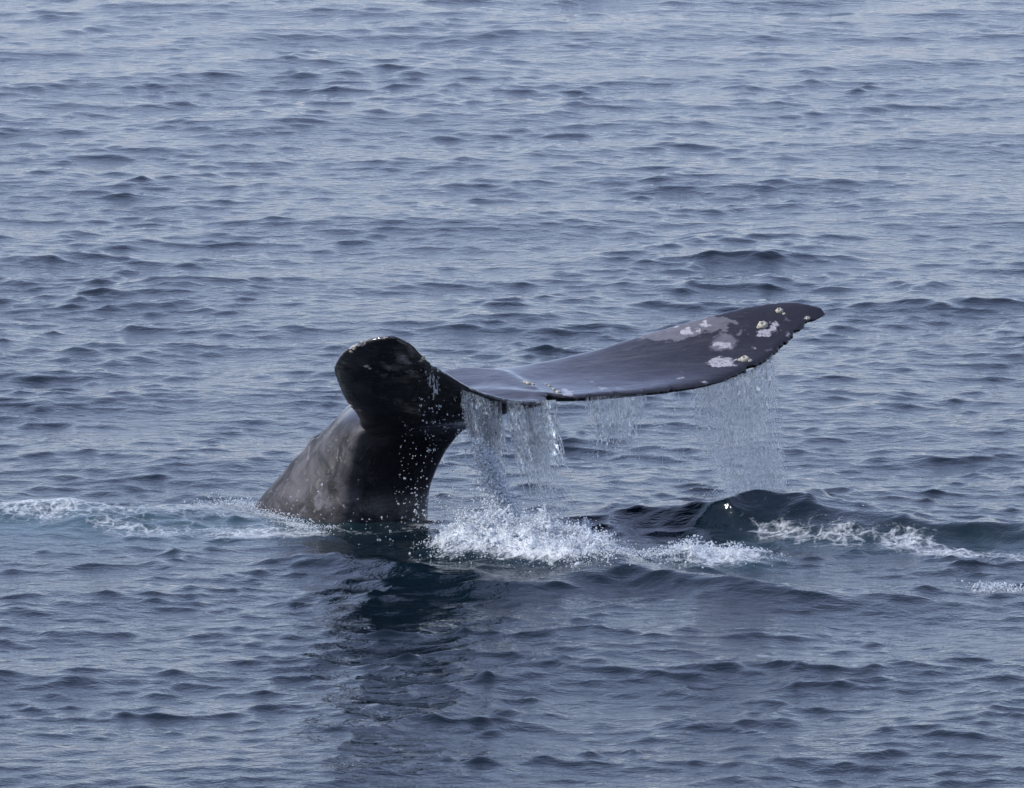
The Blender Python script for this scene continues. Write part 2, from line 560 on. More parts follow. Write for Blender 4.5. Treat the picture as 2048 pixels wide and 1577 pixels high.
# ------------------------------------------------------------------ whale
def cr(P, n):
    """Catmull-Rom through the rows of P, n samples"""
    P = np.asarray(P, float)
    m = len(P)
    Q = np.vstack([2 * P[0] - P[1], P, 2 * P[-1] - P[-2]])
    t = np.linspace(0, m - 1, n)
    i = np.clip(np.floor(t).astype(int), 0, m - 2)
    f = (t - i)[:, None]
    a, b, c, d = Q[i], Q[i + 1], Q[i + 2], Q[i + 3]
    return 0.5 * ((2 * b) + (-a + c) * f + (2 * a - 5 * b + 4 * c - d) * f ** 2 + (-a + 3 * b - 3 * c + d) * f ** 3)


def loft(rings):
    """closed tube of rings (n, k, 3) with capped ends"""
    n, k, _ = rings.shape
    v = rings.reshape(-1, 3)
    i = (np.arange(n - 1)[:, None] * k + np.arange(k)[None, :]).ravel()
    j = (np.arange(n - 1)[:, None] * k + (np.arange(k)[None, :] + 1) % k).ravel()
    q = np.stack([i, j, j + k, i + k], -1)
    c0, c1 = len(v), len(v) + 1
    v = np.vstack([v, rings[0].mean(0), rings[-1].mean(0)])
    a = np.arange(k); b = (a + 1) % k
    t = np.vstack([np.stack([np.full(k, c0), b, a], -1), np.stack([np.full(k, c1), (n - 1) * k + a, (n - 1) * k + b], -1)])
    return v, q, t


def fluke(LE, TE, T, TEt, camber, flip):
    n = 70
    le = cr([at(*p) for p in LE], n); te = cr([at(*p) for p in TE], n)
    th = cr(np.array(T)[:, None], n)[:, 0]; tt = cr(np.array(TEt)[:, None], n)[:, 0]
    cb = cr(np.array(camber)[:, None], n)[:, 0]
    mid = (le + te) / 2
    span = np.gradient(mid, axis=0)
    ch = te - le
    up = np.cross(ch, span)
    up /= np.linalg.norm(up, axis=1)[:, None]
    if flip: up = -up
    m = 22
    c = 0.5 - 0.5 * np.cos(np.linspace(0, math.pi, m))
    rings = []
    for k in range(n):
        prof = 2.55 * np.sqrt(c) * (1 - c) ** 0.85 * 0.62
        hh = np.maximum(prof * th[k], tt[k] * np.clip(c / 0.25, 0, 1) ** 0.5)
        hh = hh * np.sqrt(np.clip(1 - ((c - 0.9) / 0.1).clip(0, 1) ** 2, 0, 1) * 0.999 + 0.001)
        cl = le[k] + c[:, None] * ch[k] + (cb[k] * np.sin(math.pi * c))[:, None] * up[k]
        top = cl + hh[:, None] * up[k]
        bot = cl - hh[:, None] * up[k]
        rings.append(np.vstack([top, bot[::-1][1:-1]]))
    return loft(np.array(rings))


R_LE = [(850, 803, .36), (960, 748, .74), (1040, 735, .84), (1160, 710, .90), (1290, 670, .94), (1420, 632, .94), (1520, 609, .96), (1590, 604, .95), (1643, 615, .92)]
R_TE = [(1096, 788, .06), (1142, 797, .04), (1225, 792, .13), (1330, 784, .27), (1430, 768, .42), (1515, 735, .58), (1570, 694, .72), (1608, 657, .82), (1652, 631, .91)]
L_LE = [(850, 803, .36), (728, 858, .08), (708, 832, -.14), (690, 798, -.36), (673, 763, -.55), (668, 733, -.72), (688, 703, -.88), (728, 683, -.99), (775, 674, -1.06)]
L_TE = [(1096, 788, .06), (1090, 807, -.08), (1020, 803, -.23), (958, 783, -.40), (905, 754, -.56), (868, 732, -.72), (843, 708, -.87), (825, 690, -.98), (795, 676, -1.07)]
PARTS = []
PARTS.append(fluke(R_LE, R_TE, [.085, .085, .080, .066, .054, .044,   .034, .028, .020], [.024, .026, .027, .026, .025, .023, .020, .016, .012],
                   [0.0, -.03, -.035, -.02, -.01, -.01, 0, 0, 0], False))
PARTS.append(fluke(L_LE, L_TE, [.085, .10, .095, .085, .070, .056, .044, .034, .016], [.024, .027, .027, .024, .021, .019, .017, .014, .010],
                   [0.0, .015, .02, .03, .03, .02, .01, 0, 0], True))


def stock():
    S = [  # dorsal point, ventral point, side keel point, keel roundness
        ((420, 1130, 1.05), (835, 1140, .90), (650, 1180, .33), 1.7),
        ((512, 1006, .84), (856, 1022, .74), (686, 1046, .22), 1.45),
        ((560, 952, .77), (860, 985, .69), (694, 995, .22), 1.3),
        ((622, 886, .68), (878, 940, .62), (704, 935, .16), 1.22),
        ((660, 853, .60), (897, 905, .56), (712, 900, .12), 1.2),
        ((705, 818, .52), (930, 866, .48), (718, 868, .08), 1.2),
        ((790, 770, .58), (985, 838, .36), (770, 850, .06), 1.3),
        ((900, 735, .74), (1040, 818, .19), (900, 822, .02), 1.5),
        ((1005, 738, .64), (1058, 798, .20), (1010, 796, .10), 1.7),
        ((1072, 772, .22), (1080, 785, .17), (1070, 782, .14), 2.0),
    ]
    D, V, K = (cr([at(*s[j]) for s in S], 80) for j in range(3))
    W = cr([[s[3]] for s in S], 80)[:, 0]
    mid = (D + V) / 2
    k = 44
    a = np.arange(k) / k * 2 * math.pi
    rings = []
    for i in range(80):
        dv = (D[i] - V[i]) / 2
        kl = K[i] - mid[i]
        u = dv / np.linalg.norm(dv)
        kr = (-kl + 2 * u * (kl @ u)) * np.interp(i, [40, 62, 79], [1.0, 0.35, 0.15])   # the far side mirrors the near one
        c = np.cos(a); sgn = np.sin(a)
        c = np.sign(c) * np.abs(c) ** 1.15
        w = np.clip(1 - np.abs(c) ** W[i], 0, 1) ** (0.5 + (2 - W[i]) * 0.3)
        side = np.where((sgn >= 0)[:, None], kl[None], kr[None])
        rings.append(mid[i] + np.outer(c, dv) + w[:, None] * side)
    return loft(np.array(rings))


PARTS.append(stock())


def make_whale():
    vs, qs, ts = [], [], []
    b = 0
    for v, q, t in PARTS:
        vs.append(v); qs.append(q + b); ts.append(t + b); b += len(v)
    me0 = np_mesh('body_parts', np.vstack(vs), [np.vstack(qs), np.vstack(ts)])
    tmp = link('body', me0, None)
    # consistent outward normals for each closed shell
    import bmesh
    bm = bmesh.new(); bm.from_mesh(me0)
    bmesh.ops.recalc_face_normals(bm, faces=bm.faces)
    bm.to_mesh(me0); bm.free()
    r = tmp.modifiers.new('r', 'REMESH'); r.mode = 'VOXEL'; r.voxel_size = 0.0098; r.use_smooth_shade = True
    s = tmp.modifiers.new('s', 'SMOOTH'); s.factor = 0.5; s.iterations = 11
    dg = bpy.context.evaluated_depsgraph_get()
    me = bpy.data.meshes.new_from_object(tmp.evaluated_get(dg))
    me.name = 'whale_body'
    bpy.data.objects.remove(tmp)
    bpy.data.meshes.remove(me0)
    return me


BODY = make_whale()
nv = len(BODY.vertices)
co = np.empty(nv * 3, np.float32); BODY.vertices.foreach_get('co', co); co = co.reshape(-1, 3).astype(float)
no = np.empty(nv * 3, np.float32); BODY.vertices.foreach_get('normal', no); no = no.reshape(-1, 3)
print('whale verts', nv, co.min(0), co.max(0))
# soften the joint of fluke and stock and the keel along the side
PX, PY = to_px(co)
_ed = np.empty(len(BODY.edges) * 2, np.int32); BODY.edges.foreach_get('vertices', _ed); _ed = _ed.reshape(-1, 2)
_deg = np.bincount(_ed.ravel(), minlength=nv).astype(float)


def sstep(x, a, b):
    t = np.clip((x - a) / (b - a), 0, 1)
    return t * t * (3 - 2 * t)


_m = sstep(PX, 650, 690) * (1 - sstep(PX, 925, 960)) * sstep(PY, 800, 840) * (co[:, 2] > -0.3)
_m = np.maximum(_m, 0.25 * sstep(PX, 880, 930) * (1 - sstep(PX, 1040, 1090)) * (no[:, 2] > 0.3) * (PY < 790))[:, None] * 0.6
for _ in range(70):
    acc = np.zeros_like(co)
    for c in range(3):
        acc[:, c] = np.bincount(_ed[:, 0], co[_ed[:, 1], c], nv) + np.bincount(_ed[:, 1], co[_ed[:, 0], c], nv)
    co += _m * (acc / _deg[:, None] - co)
BODY.vertices.foreach_set('co', co.astype(np.float32).ravel())
BODY.update()
no = np.empty(nv * 3, np.float32); BODY.vertices.foreach_get('normal', no); no = no.reshape(-1, 3)
# a little unevenness: nicked trailing edge and knuckles along the back
PX, PY = to_px(co)


def nick(LE, TE, mask):
    # worn, slightly ragged trailing edge
    te = cr([at(*p) for p in TE], 240); le = cr([at(*p) for p in LE], 240)
    idx = np.where(mask)[0]
    d2 = ((co[idx, None, :] - te[None]) ** 2).sum(2)
    k = d2.argmin(1); d = np.sqrt(d2[np.arange(len(idx)), k])
    inn = le[k] - te[k]; inn /= np.linalg.norm(inn, axis=1)[:, None] + 1e-9
    n1 = np.clip(fbm(k * 0.16 + 5, k * 0.0 + 2, 4, .6) - 0.5, 0, 1)
    co[idx] += inn * (n1 * 0.10 * np.clip(1 - d / 0.07, 0, 1))[:, None]


_near = (PX > 900) & (PX < 1660)
nick(R_LE, R_TE, _near & (PX > 1125) & (PY > 640))
nick(L_LE, L_TE, (PX > 850) & (PX < 1100) & (PY > 700) & (PY < 830) & (co[:, 1] < 0.1))


def knuckle(c):
    d = co - at(*c[:3])
    return np.exp(-(d ** 2).sum(1) / c[3] ** 2) * c[4]


bumpz = sum(knuckle(c) for c in [(628, 882, .66, .05, .016), (585, 925, .72, .06, .010), (672, 846, .58, .045, .008)])
co += no * bumpz[:, None]
co += no * ((fbm(co[:, 0] * 7 + co[:, 2] * 5, co[:, 1] * 7 - co[:, 2] * 4, 3) - 0.5) * 0.007)[:, None]
BODY.vertices.foreach_set('co', co.astype(np.float32).ravel())
BODY.update()


def poly_sdf(px, py, poly):
    """signed distance in px, inside negative"""
    P = np.array(poly, float)
    d = np.full(px.shape, 1e9); ins = np.zeros(px.shape, bool)
    for (x0, y0), (x1, y1) in zip(P, np.roll(P, -1, 0)):
        ex, ey = x1 - x0, y1 - y0
        t = np.clip(((px - x0) * ex + (py - y0) * ey) / (ex * ex + ey * ey), 0, 1)
        d = np.minimum(d, np.hypot(px - x0 - t * ex, py - y0 - t * ey))
        cond = (y0 > py) != (y1 > py)
        with np.errstate(divide='ignore', invalid='ignore'):
            xi = x0 + (py - y0) / (ey if ey else 1e-9) * ex
        ins ^= cond & (px < xi)
    return np.where(ins, -d, d)


cam_dir = np.array([0, -CAM_D, CAM_H]) - co
cam_dir /= np.linalg.norm(cam_dir, axis=1)[:, None]
facing = (no * cam_dir).sum(1) > 0.02
upper = facing & (PX > 1130)
scar = np.zeros(nv); pale = np.zeros(nv)
_w1 = fbm(co[:, 0] * 28 + 3, co[:, 1] * 22 + co[:, 2] * 31, 4, 0.6) - 0.5
_w2 = fbm(co[:, 0] * 28 + 63, co[:, 1] * 22 + co[:, 2] * 31 + 40, 4, 0.6) - 0.5
PX = PX + _w1 * 26
PY = PY + _w2 * 16


def add(arr, mask, sd, soft, val):
    arr[:] = np.where(mask, np.maximum(arr, np.clip(0.5 - sd / (2 * soft), 0, 1) * val), arr)


def ell(px, py, cx, cy, rx, ry, rot=0):
    c, s = math.cos(math.radians(rot)), math.sin(math.radians(rot))
    dx, dy = px - cx, py - cy
    u, v = (dx * c + dy * s) / rx, (-dx * s + dy * c) / ry
    return (np.hypot(u, v) - 1) * min(rx, ry)


add(scar, upper, poly_sdf(PX, PY, [(1292, 672), (1305, 660), (1340, 652), (1362, 641), (1385, 634), (1400, 640), (1440, 632), (1470, 640), (1478, 645), (1455, 652), (1462, 658), (1440, 661),
                                   (1408, 664), (1390, 672), (1365, 679), (1330, 681), (1305, 681)]), 6, 1.0)
add(scar, upper, ell(PX, PY, 1292, 664, 14, 3.5, 5), 3, .8)
for e in [(1448, 680, 26, 17, 0), (1445, 692, 32, 12, -8), (1484, 664, 13, 8, -30), (1283, 675, 15, 7, 0), (1455, 625, 8, 4, 0), (1540, 700, 8, 5, 0), (1575, 668, 9, 7, 40), (1573, 640, 8, 6, 0)]:
    add(scar, upper, ell(PX, PY, *e), 9, .74)
for e in [(1372, 662, 10, 9, 0), (1396, 661, 5, 5, 0), (1412, 651, 8, 6, 0), (1398, 634, 6, 4, 0), (1443, 725, 30, 11, -4), (1546, 655, 11, 12, 40), (1528, 667, 17, 7, -10),
          (1616, 638, 7, 4, -10), (1406, 765, 8, 3, 5), (1362, 755, 8, 2.5, 8), (1444, 690, 16, 7, 0), (1205, 778, 7, 2, 8), (1240, 778, 8, 2, 4), (1190, 765, 5, 2, 10), (1508, 695, 4, 3, 0), (1352, 651, 5, 3, 0),
          (1137, 785, 12, 5, 15), (1575, 672, 6, 5, 50)]:
    add(pale, upper | (facing & (PX > 1100)), ell(PX, PY, *e), 5, .95)
# left fluke underside scrape and rim
lf = facing & (PX < 880) & (PY < 850)
for e in [(808, 722, 20, 11, 25), (780, 735, 24, 8, 20), (822, 705, 10, 14, -20), (770, 750, 12, 4, 10)]:
    add(scar, lf, ell(PX, PY, *e), 10, .80)
    add(pale, lf, ell(PX, PY, *e), 14, .62)
for e in [(734, 733, 9, 3.5, 25), (708, 694, 4, 8, 20), (730, 680, 9, 5, -20), (723, 690, 10, 4, -30), (806, 716, 8, 4, 40), (715, 822, 4, 3, 0)]:
    add(pale, lf, ell(PX, PY, *e), 5, .8)
BODY_FL = np.clip((790 - PX) / 160, 0, 1) * np.clip((PY - 790) / 60, 0, 1)
fl = np.where(no[:, 0] < 0.45, 1, 0) * np.clip((800 - PX) / 120, 0, 1) * np.clip((PY - 800) / 50, 0, 1)
behind = co[:, 1] > 0.02
fl = np.maximum(fl * 1.0, 0.0)
fl = np.maximum(fl, 0.20 * np.clip((1300 - PX) / 250, 0, 1) * (PX > 900))
fl = np.maximum(fl, 0.30 * ((PX < 740) & (PY < 850)))
for e in [(658, 960, 8, 26, 22), (606, 1020, 12, 20, 20), (640, 1000, 20, 30, 10), (600, 985, 6, 20, 20), (640, 905, 4, 12, 35)]:
    add(scar, facing & (PX < 700), ell(PX, PY, *e), 12, .54)
fattr(BODY, 'top', 0.55 * np.clip((no[:, 2] - 0.3) / 0.3, 0, 1) * (PX > 880) * np.clip((1560 - PX) / 350, 0.12, 1)); fattr(BODY, 'flank', fl); fattr(BODY, 'scar', scar); fattr(BODY, 'pale', pale)
whale = bpy.data.objects.new('whale', None)
COL.objects.link(whale)
tag(whale, 'dark grey whale diving with scarred tail flukes raised above the sea', 'whale')
body = link('body', BODY, M_WHALE, whale)

BVH = BVHTree.FromPolygons([tuple(v) for v in co], [tuple(p.vertices) for p in BODY.polygons])
CAMV = Vector((0, -CAM_D, CAM_H))


def on_body(px, py):
    d = Vector(at(px, py, 0.0)) - CAMV
    h = BVH.ray_cast(CAMV, d.normalized())
    return (h[0], h[1]) if h[0] is not None else (None, None)


def barnacle_mesh(seed):
    r = np.random.default_rng(seed)
    k = 14
    prof = [(1.0, -0.15), (1.02, 0.08), (0.86, 0.36), (0.62, 0.58), (0.45, 0.64), (0.34, 0.5), (0.22, 0.34)]
    a = np.arange(k) / k * 2 * math.pi
    rib = 1 + 0.13 * np.cos(a * 7 + r.uniform(0, 6)) + r.normal(0, 0.05, k)
    v = []
    for R, z in prof:
        w = rib if R > 0.4 else np.ones(k)
        v.append(np.stack([R * w * np.cos(a), R * w * np.sin(a) * r.uniform(.95, 1.05), z + r.normal(0, .03, k)], -1))
    v = np.vstack(v)
    n = len(prof)
    i = (np.arange(n - 1)[:, None] * k + np.arange(k)[None, :]).ravel()
    j = (np.arange(n - 1)[:, None] * k + (np.arange(k)[None, :] + 1) % k).ravel()
    q = np.stack([i, j, j + k, i + k], -1)
    c = len(v)
    v = np.vstack([v, [[0, 0, 0.36]]])
    A = np.arange(k)
    t = np.stack([(n - 1) * k + A, (n - 1) * k + (A + 1) % k, np.full(k, c)], -1)
    return np_mesh('barnacle', v, [q, t])


BM = [barnacle_mesh(s) for s in range(4)]
BSPOT = [(1526, 651, .030), (1559, 622, .022), (1490, 719, .028), (1482, 720, .016), (1500, 722, .014), (1616, 637, .014), (1057, 767, .020), (1066, 769, .014), (1050, 765, .011),
         (1099, 772, .010), (1108, 779, .012), (1092, 769, .008), (1117, 785, .018), (733, 733, .014), (740, 737, .010),
         (708, 696, .016), (703, 704, .011), (712, 688, .010), (731, 680, .015), (724, 684, .009), (1352, 652, .009), (1568, 628, .010), (846, 716, .016), (842, 722, .011), (703, 812, .012), (1518, 655, .013)]
for i, (bx, by, br) in enumerate(BSPOT):
    p, n = on_body(bx, by)
    if p is None: continue
    o = link('barnacle', BM[i % 4], M_BARN, whale)
    o.location = p
    o.rotation_euler = n.to_track_quat('Z', 'Y').to_euler()
    o.scale = (br, br * 0.9, br * random.uniform(0.7, 1.0))

# ------------------------------------------------------------------ falling water and spray
def ico(sub):
    import bmesh
    bm = bmesh.new(); bmesh.ops.create_icosphere(bm, subdivisions=sub, radius=1.0)
    v = np.array([q.co[:] for q in bm.verts]); f = np.array([[w.index for w in q.verts] for q in bm.faces]); bm.free()
    return v, f


ICO1, ICO2 = ico(1), ico(2)
OCT = (np.array([(1, 0, 0), (-1, 0, 0), (0, 1, 0), (0, -1, 0), (0, 0, 1), (0, 0, -1)], float),
       np.array([(0, 2, 4), (2, 1, 4), (1, 3, 4), (3, 0, 4), (2, 0, 5), (1, 2, 5), (3, 1, 5), (0, 3, 5)]))


class Stuff:
    def __init__(s):
        s.v, s.q, s.t, s.b = [], [], [], 0

    def drops(s, P, R, stretch=1.0, base=ICO1, wob=0.25, rng=RNG, rough=0.12):
        P = np.asarray(P, float); n = len(P)
        if not n: return
        bv, bf = base
        R = np.asarray(R, float).reshape(-1, 1, 1)
        sc = 1 + rng.normal(0, wob, (n, 1, 3)).clip(-.6, .8)
        st = np.ones((n, 1, 3)); st[:, 0, 2] = stretch
        V = P[:, None, :] + bv[None] * R * sc * st
        V += rng.normal(0, rough, V.shape) * R
        s.v.append(V.reshape(-1, 3))
        s.t.append((bf[None] + (np.arange(n) * len(bv))[:, None, None]).reshape(-1, 3) + s.b)
        s.b += n * len(bv)

    def strand(s, path, rad, k=5):
        path = np.asarray(path, float); n = len(path)
        d = np.gradient(path, axis=0); d /= np.linalg.norm(d, axis=1)[:, None] + 1e-9
        u = np.cross(d, [0.31, 0.95, 0.05]); u /= np.linalg.norm(u, axis=1)[:, None] + 1e-9
        w = np.cross(d, u)
        a = np.arange(k) / k * 2 * math.pi
        ring = path[:, None] + rad[:, None, None] * (np.cos(a)[None, :, None] * u[:, None] + np.sin(a)[None, :, None] * w[:, None])
        v, q, t = loft(ring)
        s.v.append(v); s.q.append(q + s.b); s.t.append(t + s.b); s.b += len(v)

    def sheet(s, G, keep, thick):
        """two skins of a thin film on grid G (n, m, 3), with holes where keep is False"""
        n, m, _ = G.shape
        gu = np.gradient(G, axis=0); gv = np.gradient(G, axis=1)
        nn = np.cross(gu, gv); nn /= np.linalg.norm(nn, axis=2)[..., None] + 1e-9
        A = (G + nn * thick[..., None]).reshape(-1, 3); B = (G - nn * thick[..., None]).reshape(-1, 3)
        i = (np.arange(n - 1)[:, None] * m + np.arange(m - 1)[None, :])
        kk = keep[:-1, :-1] & keep[1:, :-1] & keep[:-1, 1:] & keep[1:, 1:]
        i = i[kk]
        q = np.stack([i, i + 1, i + m + 1, i + m], -1)
        off = n * m
        s.v += [A, B]
        s.q += [q + s.b, q[:, ::-1] + s.b + off]
        s.b += 2 * off

    def build(s, name, mat, label, cat):
        v = np.vstack(s.v)
        f = []
        if s.q: f.append(np.vstack(s.q))
        if s.t: f.append(np.vstack(s.t))
        used = np.zeros(len(v), bool)
        for a in f: used[a.ravel()] = True
        idx = np.cumsum(used) - 1
        me = np_mesh(name, v[used], [idx[a] for a in f])
        o = link(name, me, mat)
        tag(o, label, cat, kind='stuff')
        print(name, len(me.polygons))
        return o


def edge_pts(poly, n):
    """points along a chain of (px, py, Y)"""
    P = np.array([at(*p) for p in poly])
    return cr(P, n)


def curtain(seed, top, bottoms, n_str, n_drop, rs, rd, sheets=(), drift=(0, 0), wander=0.02, lens=(0.1, 0.5), tops=(0.0, 0.3)):
    """strands and drops falling from an edge; bottoms: fall distance along the edge"""
    rng = np.random.default_rng(seed)
    S = Stuff()
    E = edge_pts(top, 200)
    fall = np.interp(np.linspace(0, 1, 200), np.linspace(0, 1, len(bottoms)), bottoms)

    def pos(u, f, wx=0, wy=0):
        e = E[np.clip((u * 199).astype(int), 0, 199)]
        q = e.copy()
        q[:, 2] = e[:, 2] - f
        g = np.maximum(f, 0) ** 1.6
        q[:, 0] += drift[0] * g + wx
        q[:, 1] += drift[1] * g + wy
        return q
    for _ in range(n_str):
        u = rng.beta(1.35, 1.35)
        F = fall[int(u * 199)]
        f0 = F * rng.uniform(*tops) if rng.random() > 0.35 else -0.015
        L = F * rng.uniform(*lens)
        n = max(6, int(L / 0.015))
        f = np.linspace(f0, min(f0 + L, F), n)
        w = np.cumsum(rng.normal(0, 1, n)); w = (w - w[0]) / (np.abs(w).max() + 1e-6)
        wx = rng.normal(0, wander * .3) * np.minimum(1, f / .1) + w * wander * rng.uniform(0, 1)
        wy = rng.normal(0, wander) * np.minimum(1, np.maximum(f, 0) / .1) * np.ones(n)
        P = pos(np.full(n, u), f, wx, wy)
        r = rng.uniform(*rs) * (0.55 + 0.45 * np.sin(np.linspace(0, rng.uniform(6, 30), n) + rng.uniform(0, 6)) + rng.normal(0, .12, n)).clip(.15)
        r *= np.sin(np.linspace(0.12, math.pi - 0.05, n)) ** 0.5
        S.strand(P, r)
    u = rng.beta(1.35, 1.35, n_drop)
    F = fall[(u * 199).astype(int)]
    f = F * rng.random(n_drop) ** 0.8
    ok = fbm(u * 9 * np.linalg.norm(E[-1] - E[0]) + seed, f * 3.5 + seed * 7, 4) + rng.normal(0, .09, n_drop) > 0.47      # clumps and gaps
    u, F, f = u[ok], F[ok], f[ok]; n_drop = len(u)
    P = pos(u, f, rng.normal(0, wander, n_drop) * (0.3 + f), rng.normal(0, wander * 1.5, n_drop))
    S.drops(P, rng.uniform(rd[0], rd[1], n_drop) * rng.uniform(.5, 1, n_drop), 1.25, base=OCT, rng=rng)
    for (u0, u1, d0, d1, thr, seed2) in sheets:
        m = max(10, int((u1 - u0) * np.linalg.norm(E[-1] - E[0]) / 0.006)); n = max(10, int(d1 / 0.008))
        uu = np.linspace(u0, u1, m)
        G = np.zeros((n, m, 3)); f = np.linspace(-0.012, d1, n)
        for i in range(n):
            e = E[np.clip((uu * 199).astype(int), 0, 199)].copy()
            sm = np.array([np.interp(uu * 199, np.arange(200), E[:, c]) for c in range(3)]).T
            G[i] = sm; G[i, :, 2] -= f[i]
            G[i, :, 0] += drift[0] * max(f[i], 0) ** 1.6; G[i, :, 1] += drift[1] * max(f[i], 0) ** 1.6
        ii, jj = np.meshgrid(np.arange(n), np.arange(m), indexing='ij')
        nz = fbm(ii * 0.09 + seed2, jj * 0.17 + seed2 * 3, 5, 0.62)
        nz2 = fbm(ii * 0.20 + seed2 + 50, jj * 0.26, 4, 0.6)
        G[..., 1] += (nz2 - .5) * 0.03 * np.minimum(1, f / .06).clip(0)[:, None]
        edge = np.minimum(jj, m - 1 - jj) / (m * 0.25)
        fade = f[:, None] / d1
        keep = nz + 0.25 * np.minimum(edge, 1) - thr - 0.28 * fade > 0
        S.sheet(G, keep, 0.0012 + 0.0022 * np.clip(nz2 - .35, 0, 1))
    return S


# A: heavy column off the near lobe, sliding to the right as it falls
topA = [(922, 778, -.46), (945, 788, -.41), (975, 800, -.33), (1005, 806, -.26)]
A = curtain(1, topA, [.30, .62, .66, .40], 300, 3500, (.0025, .007), (.0015, .005), sheets=[(.02, .75, 0, .34, .50, 4)], drift=(.32, -.05), wander=.012, lens=(.15, .6))
A.build('water_curtain', M_FALL, 'clear water streaming off the inner near fluke lobe beside the black stock', 'water')
topB = [(1012, 806, -.25), (1040, 808, -.18), (1062, 806, -.13), (1085, 806, -.09), (1114, 804, -.01)]
B = curtain(2, topB, [.80, .8, .78, .74, .7], 270, 4500, (.002, .0055), (.0016, .0046), sheets=[(.02, .40, 0, .42, .49, 14), (.55, .98, 0, .30, .49, 21)], drift=(.28, -.05), wander=.02, lens=(.12, .5))
B.build('water_curtain', M_FALL, 'translucent water pouring from the near lobe just left of the fluke notch', 'water')
topC = [(1170, 800, .05), (1200, 798, .09), (1250, 794, .17), (1295, 791, .23)]
C = curtain(3, topC, [.20, .5, .5, .4], 150, 1500, (.0013, .0034), (.0012, .003), sheets=[(.15, .98, 0, .27, .48, 33)], drift=(.05, -.02), wander=.015, lens=(.1, .5))
C.build('water_curtain', M_FALL, 'thin pale sheet of water hanging from the middle of the far fluke', 'water')
topC2 = [(1120, 803, .02), (1200, 799, .09), (1300, 791, .23), (1400, 776, .38), (1500, 744, .56), (1560, 706, .70), (1600, 668, .80), (1640, 640, .9)]
C2 = curtain(8, topC2, [.05, .10, .6, .6, .3, .05, .04, .03], 170, 500, (.001, .0022), (.001, .0026), drift=(.05, 0), wander=.012, lens=(.05, .35), tops=(0, .6))
C2.build('water_drips', M_FALL, 'fine drips and threads hanging along the far fluke trailing edge', 'water')
topD = [(1385, 778, .37), (1430, 769, .44), (1475, 757, .50), (1520, 735, .60), (1552, 708, .68)]
D = curtain(4, topD, [.30, .58, .86, .94, 1.0], 720, 12000, (.0014, .0036), (.0015, .0050), sheets=[(.35, .97, 0, .30, .58, 41)], drift=(.13, -.05), wander=.025, lens=(.08, .45), tops=(0, .7))
D.build('water_curtain', M_FALL, 'broad veil of droplets falling from the outer far fluke', 'water')

# spray skimming the back of the wave where the veil lands
rng = np.random.default_rng(91)
S = Stuff()
pth = edge_pts([(1470, 985, .45), (1540, 1000, .38), (1620, 1025, .25), (1720, 1050, .1), (1830, 1072, -.05)], 200)
k = (rng.random(5000) ** 1.3 * 199).astype(int)
q = pth[k] + rng.normal(0, 1, (5000, 3)) * np.array([.09, .10, .035])
S.drops(q, rng.uniform(.0014, .004, 5000), 1.0, base=OCT, rng=rng)
S.build('spray', M_FALL, 'fine blue grey mist drifting over the dark wave below the far fluke tip', 'spray')

# drops flung in front of the black stock
def cloud(seed, n, box, r, expo=1.0):
    rng = np.random.default_rng(seed)
    P = []
    (x0, x1), (y0, y1), (Y0, Y1) = box
    u, v, w = rng.random(n), rng.random(n) ** expo, rng.random(n)
    return np.array([at(x0 + a * (x1 - x0), y0 + b * (y1 - y0), Y0 + c * (Y1 - Y0)) for a, b, c in zip(u, v, w)]), r[0] * .7 * np.exp(np.abs(rng.normal(0, .62, n))).clip(0, 1.3 * r[1] / r[0]), rng


E = Stuff()
for sd, n, bx, r in [(61, 60, ((838, 880), (720, 850), (-.75, -.5)), (.002, .006)), (62, 230, ((790, 930), (830, 1040), (-.6, -.1)), (.0015, .005)), (63, 90, ((850, 930), (740, 900), (-.6, -.3)), (.001, .0035)),
                     (64, 130, ((900, 1010), (880, 1040), (-.6, -.1)), (.002, .006)), (65, 160, ((830, 960), (990, 1060), (-.5, .1)), (.002, .006)), (66, 120, ((1180, 1580), (840, 1010), (0, .6)), (.001, .0028)),
                     (67, 80, ((700, 900), (1030, 1110), (-.5, .0)), (.002, .006)), (68, 40, ((560, 720), (960, 1050), (.0, .2)), (.0015, .004))]:
    P, R, rg = cloud(sd, n, bx, r)
    E.drops(P, R * 1.7, 1.1, base=ICO1, rng=rg)
rng = np.random.default_rng(69)
for px, py0, py1, Y in [(858, 733, 775, -.66), (866, 742, 800, -.64), (850, 735, 748, -.68), (873, 760, 790, -.6)]:      # short rivulets breaking off the edge
    pts = edge_pts([(px, py0, Y), (px + 2, (py0 + py1) / 2, Y), (px + 1, py1, Y)], 14) + rng.normal(0, .002, (14, 3))
    E.strand(pts, rng.uniform(.0015, .007, 14))
E.build('water_drops', M_DROP, 'scattered glittering drops in front of the black tail stock', 'water drops')

# white burst where the column lands
def burst(seed, n, pix, hmax, spread, r, power=1.6):
    rng = np.random.default_rng(seed)
    g = np.array([(*gp(x, y)[:2], h) for x, y, h in pix])
    k = rng.random(n) * (len(g) - 1)
    i = k.astype(int); f = k - i
    c = g[i] * (1 - f)[:, None] + g[i + 1] * f[:, None]
    x = c[:, 0] + rng.normal(0, spread[0], n); y = c[:, 1] + rng.normal(0, spread[1], n)
    d = np.exp(-((x - c[:, 0]) / spread[0]) ** 2 * .4 - ((y - c[:, 1]) / spread[1]) ** 2 * .4)
    d = d ** 0.4
    lum = fbm(x * 8 + seed, y * 5, 3)
    z = sea_height(x, y) - 0.005 + c[:, 2] * hmax * d * (0.3 + 1.4 * lum) * rng.random(n) ** power
    return np.stack([x, y, z], -1), r[0] * np.exp(np.abs(rng.normal(0, 0.55, n))).clip(.4, 1.3 * r[1] / r[0]), rng


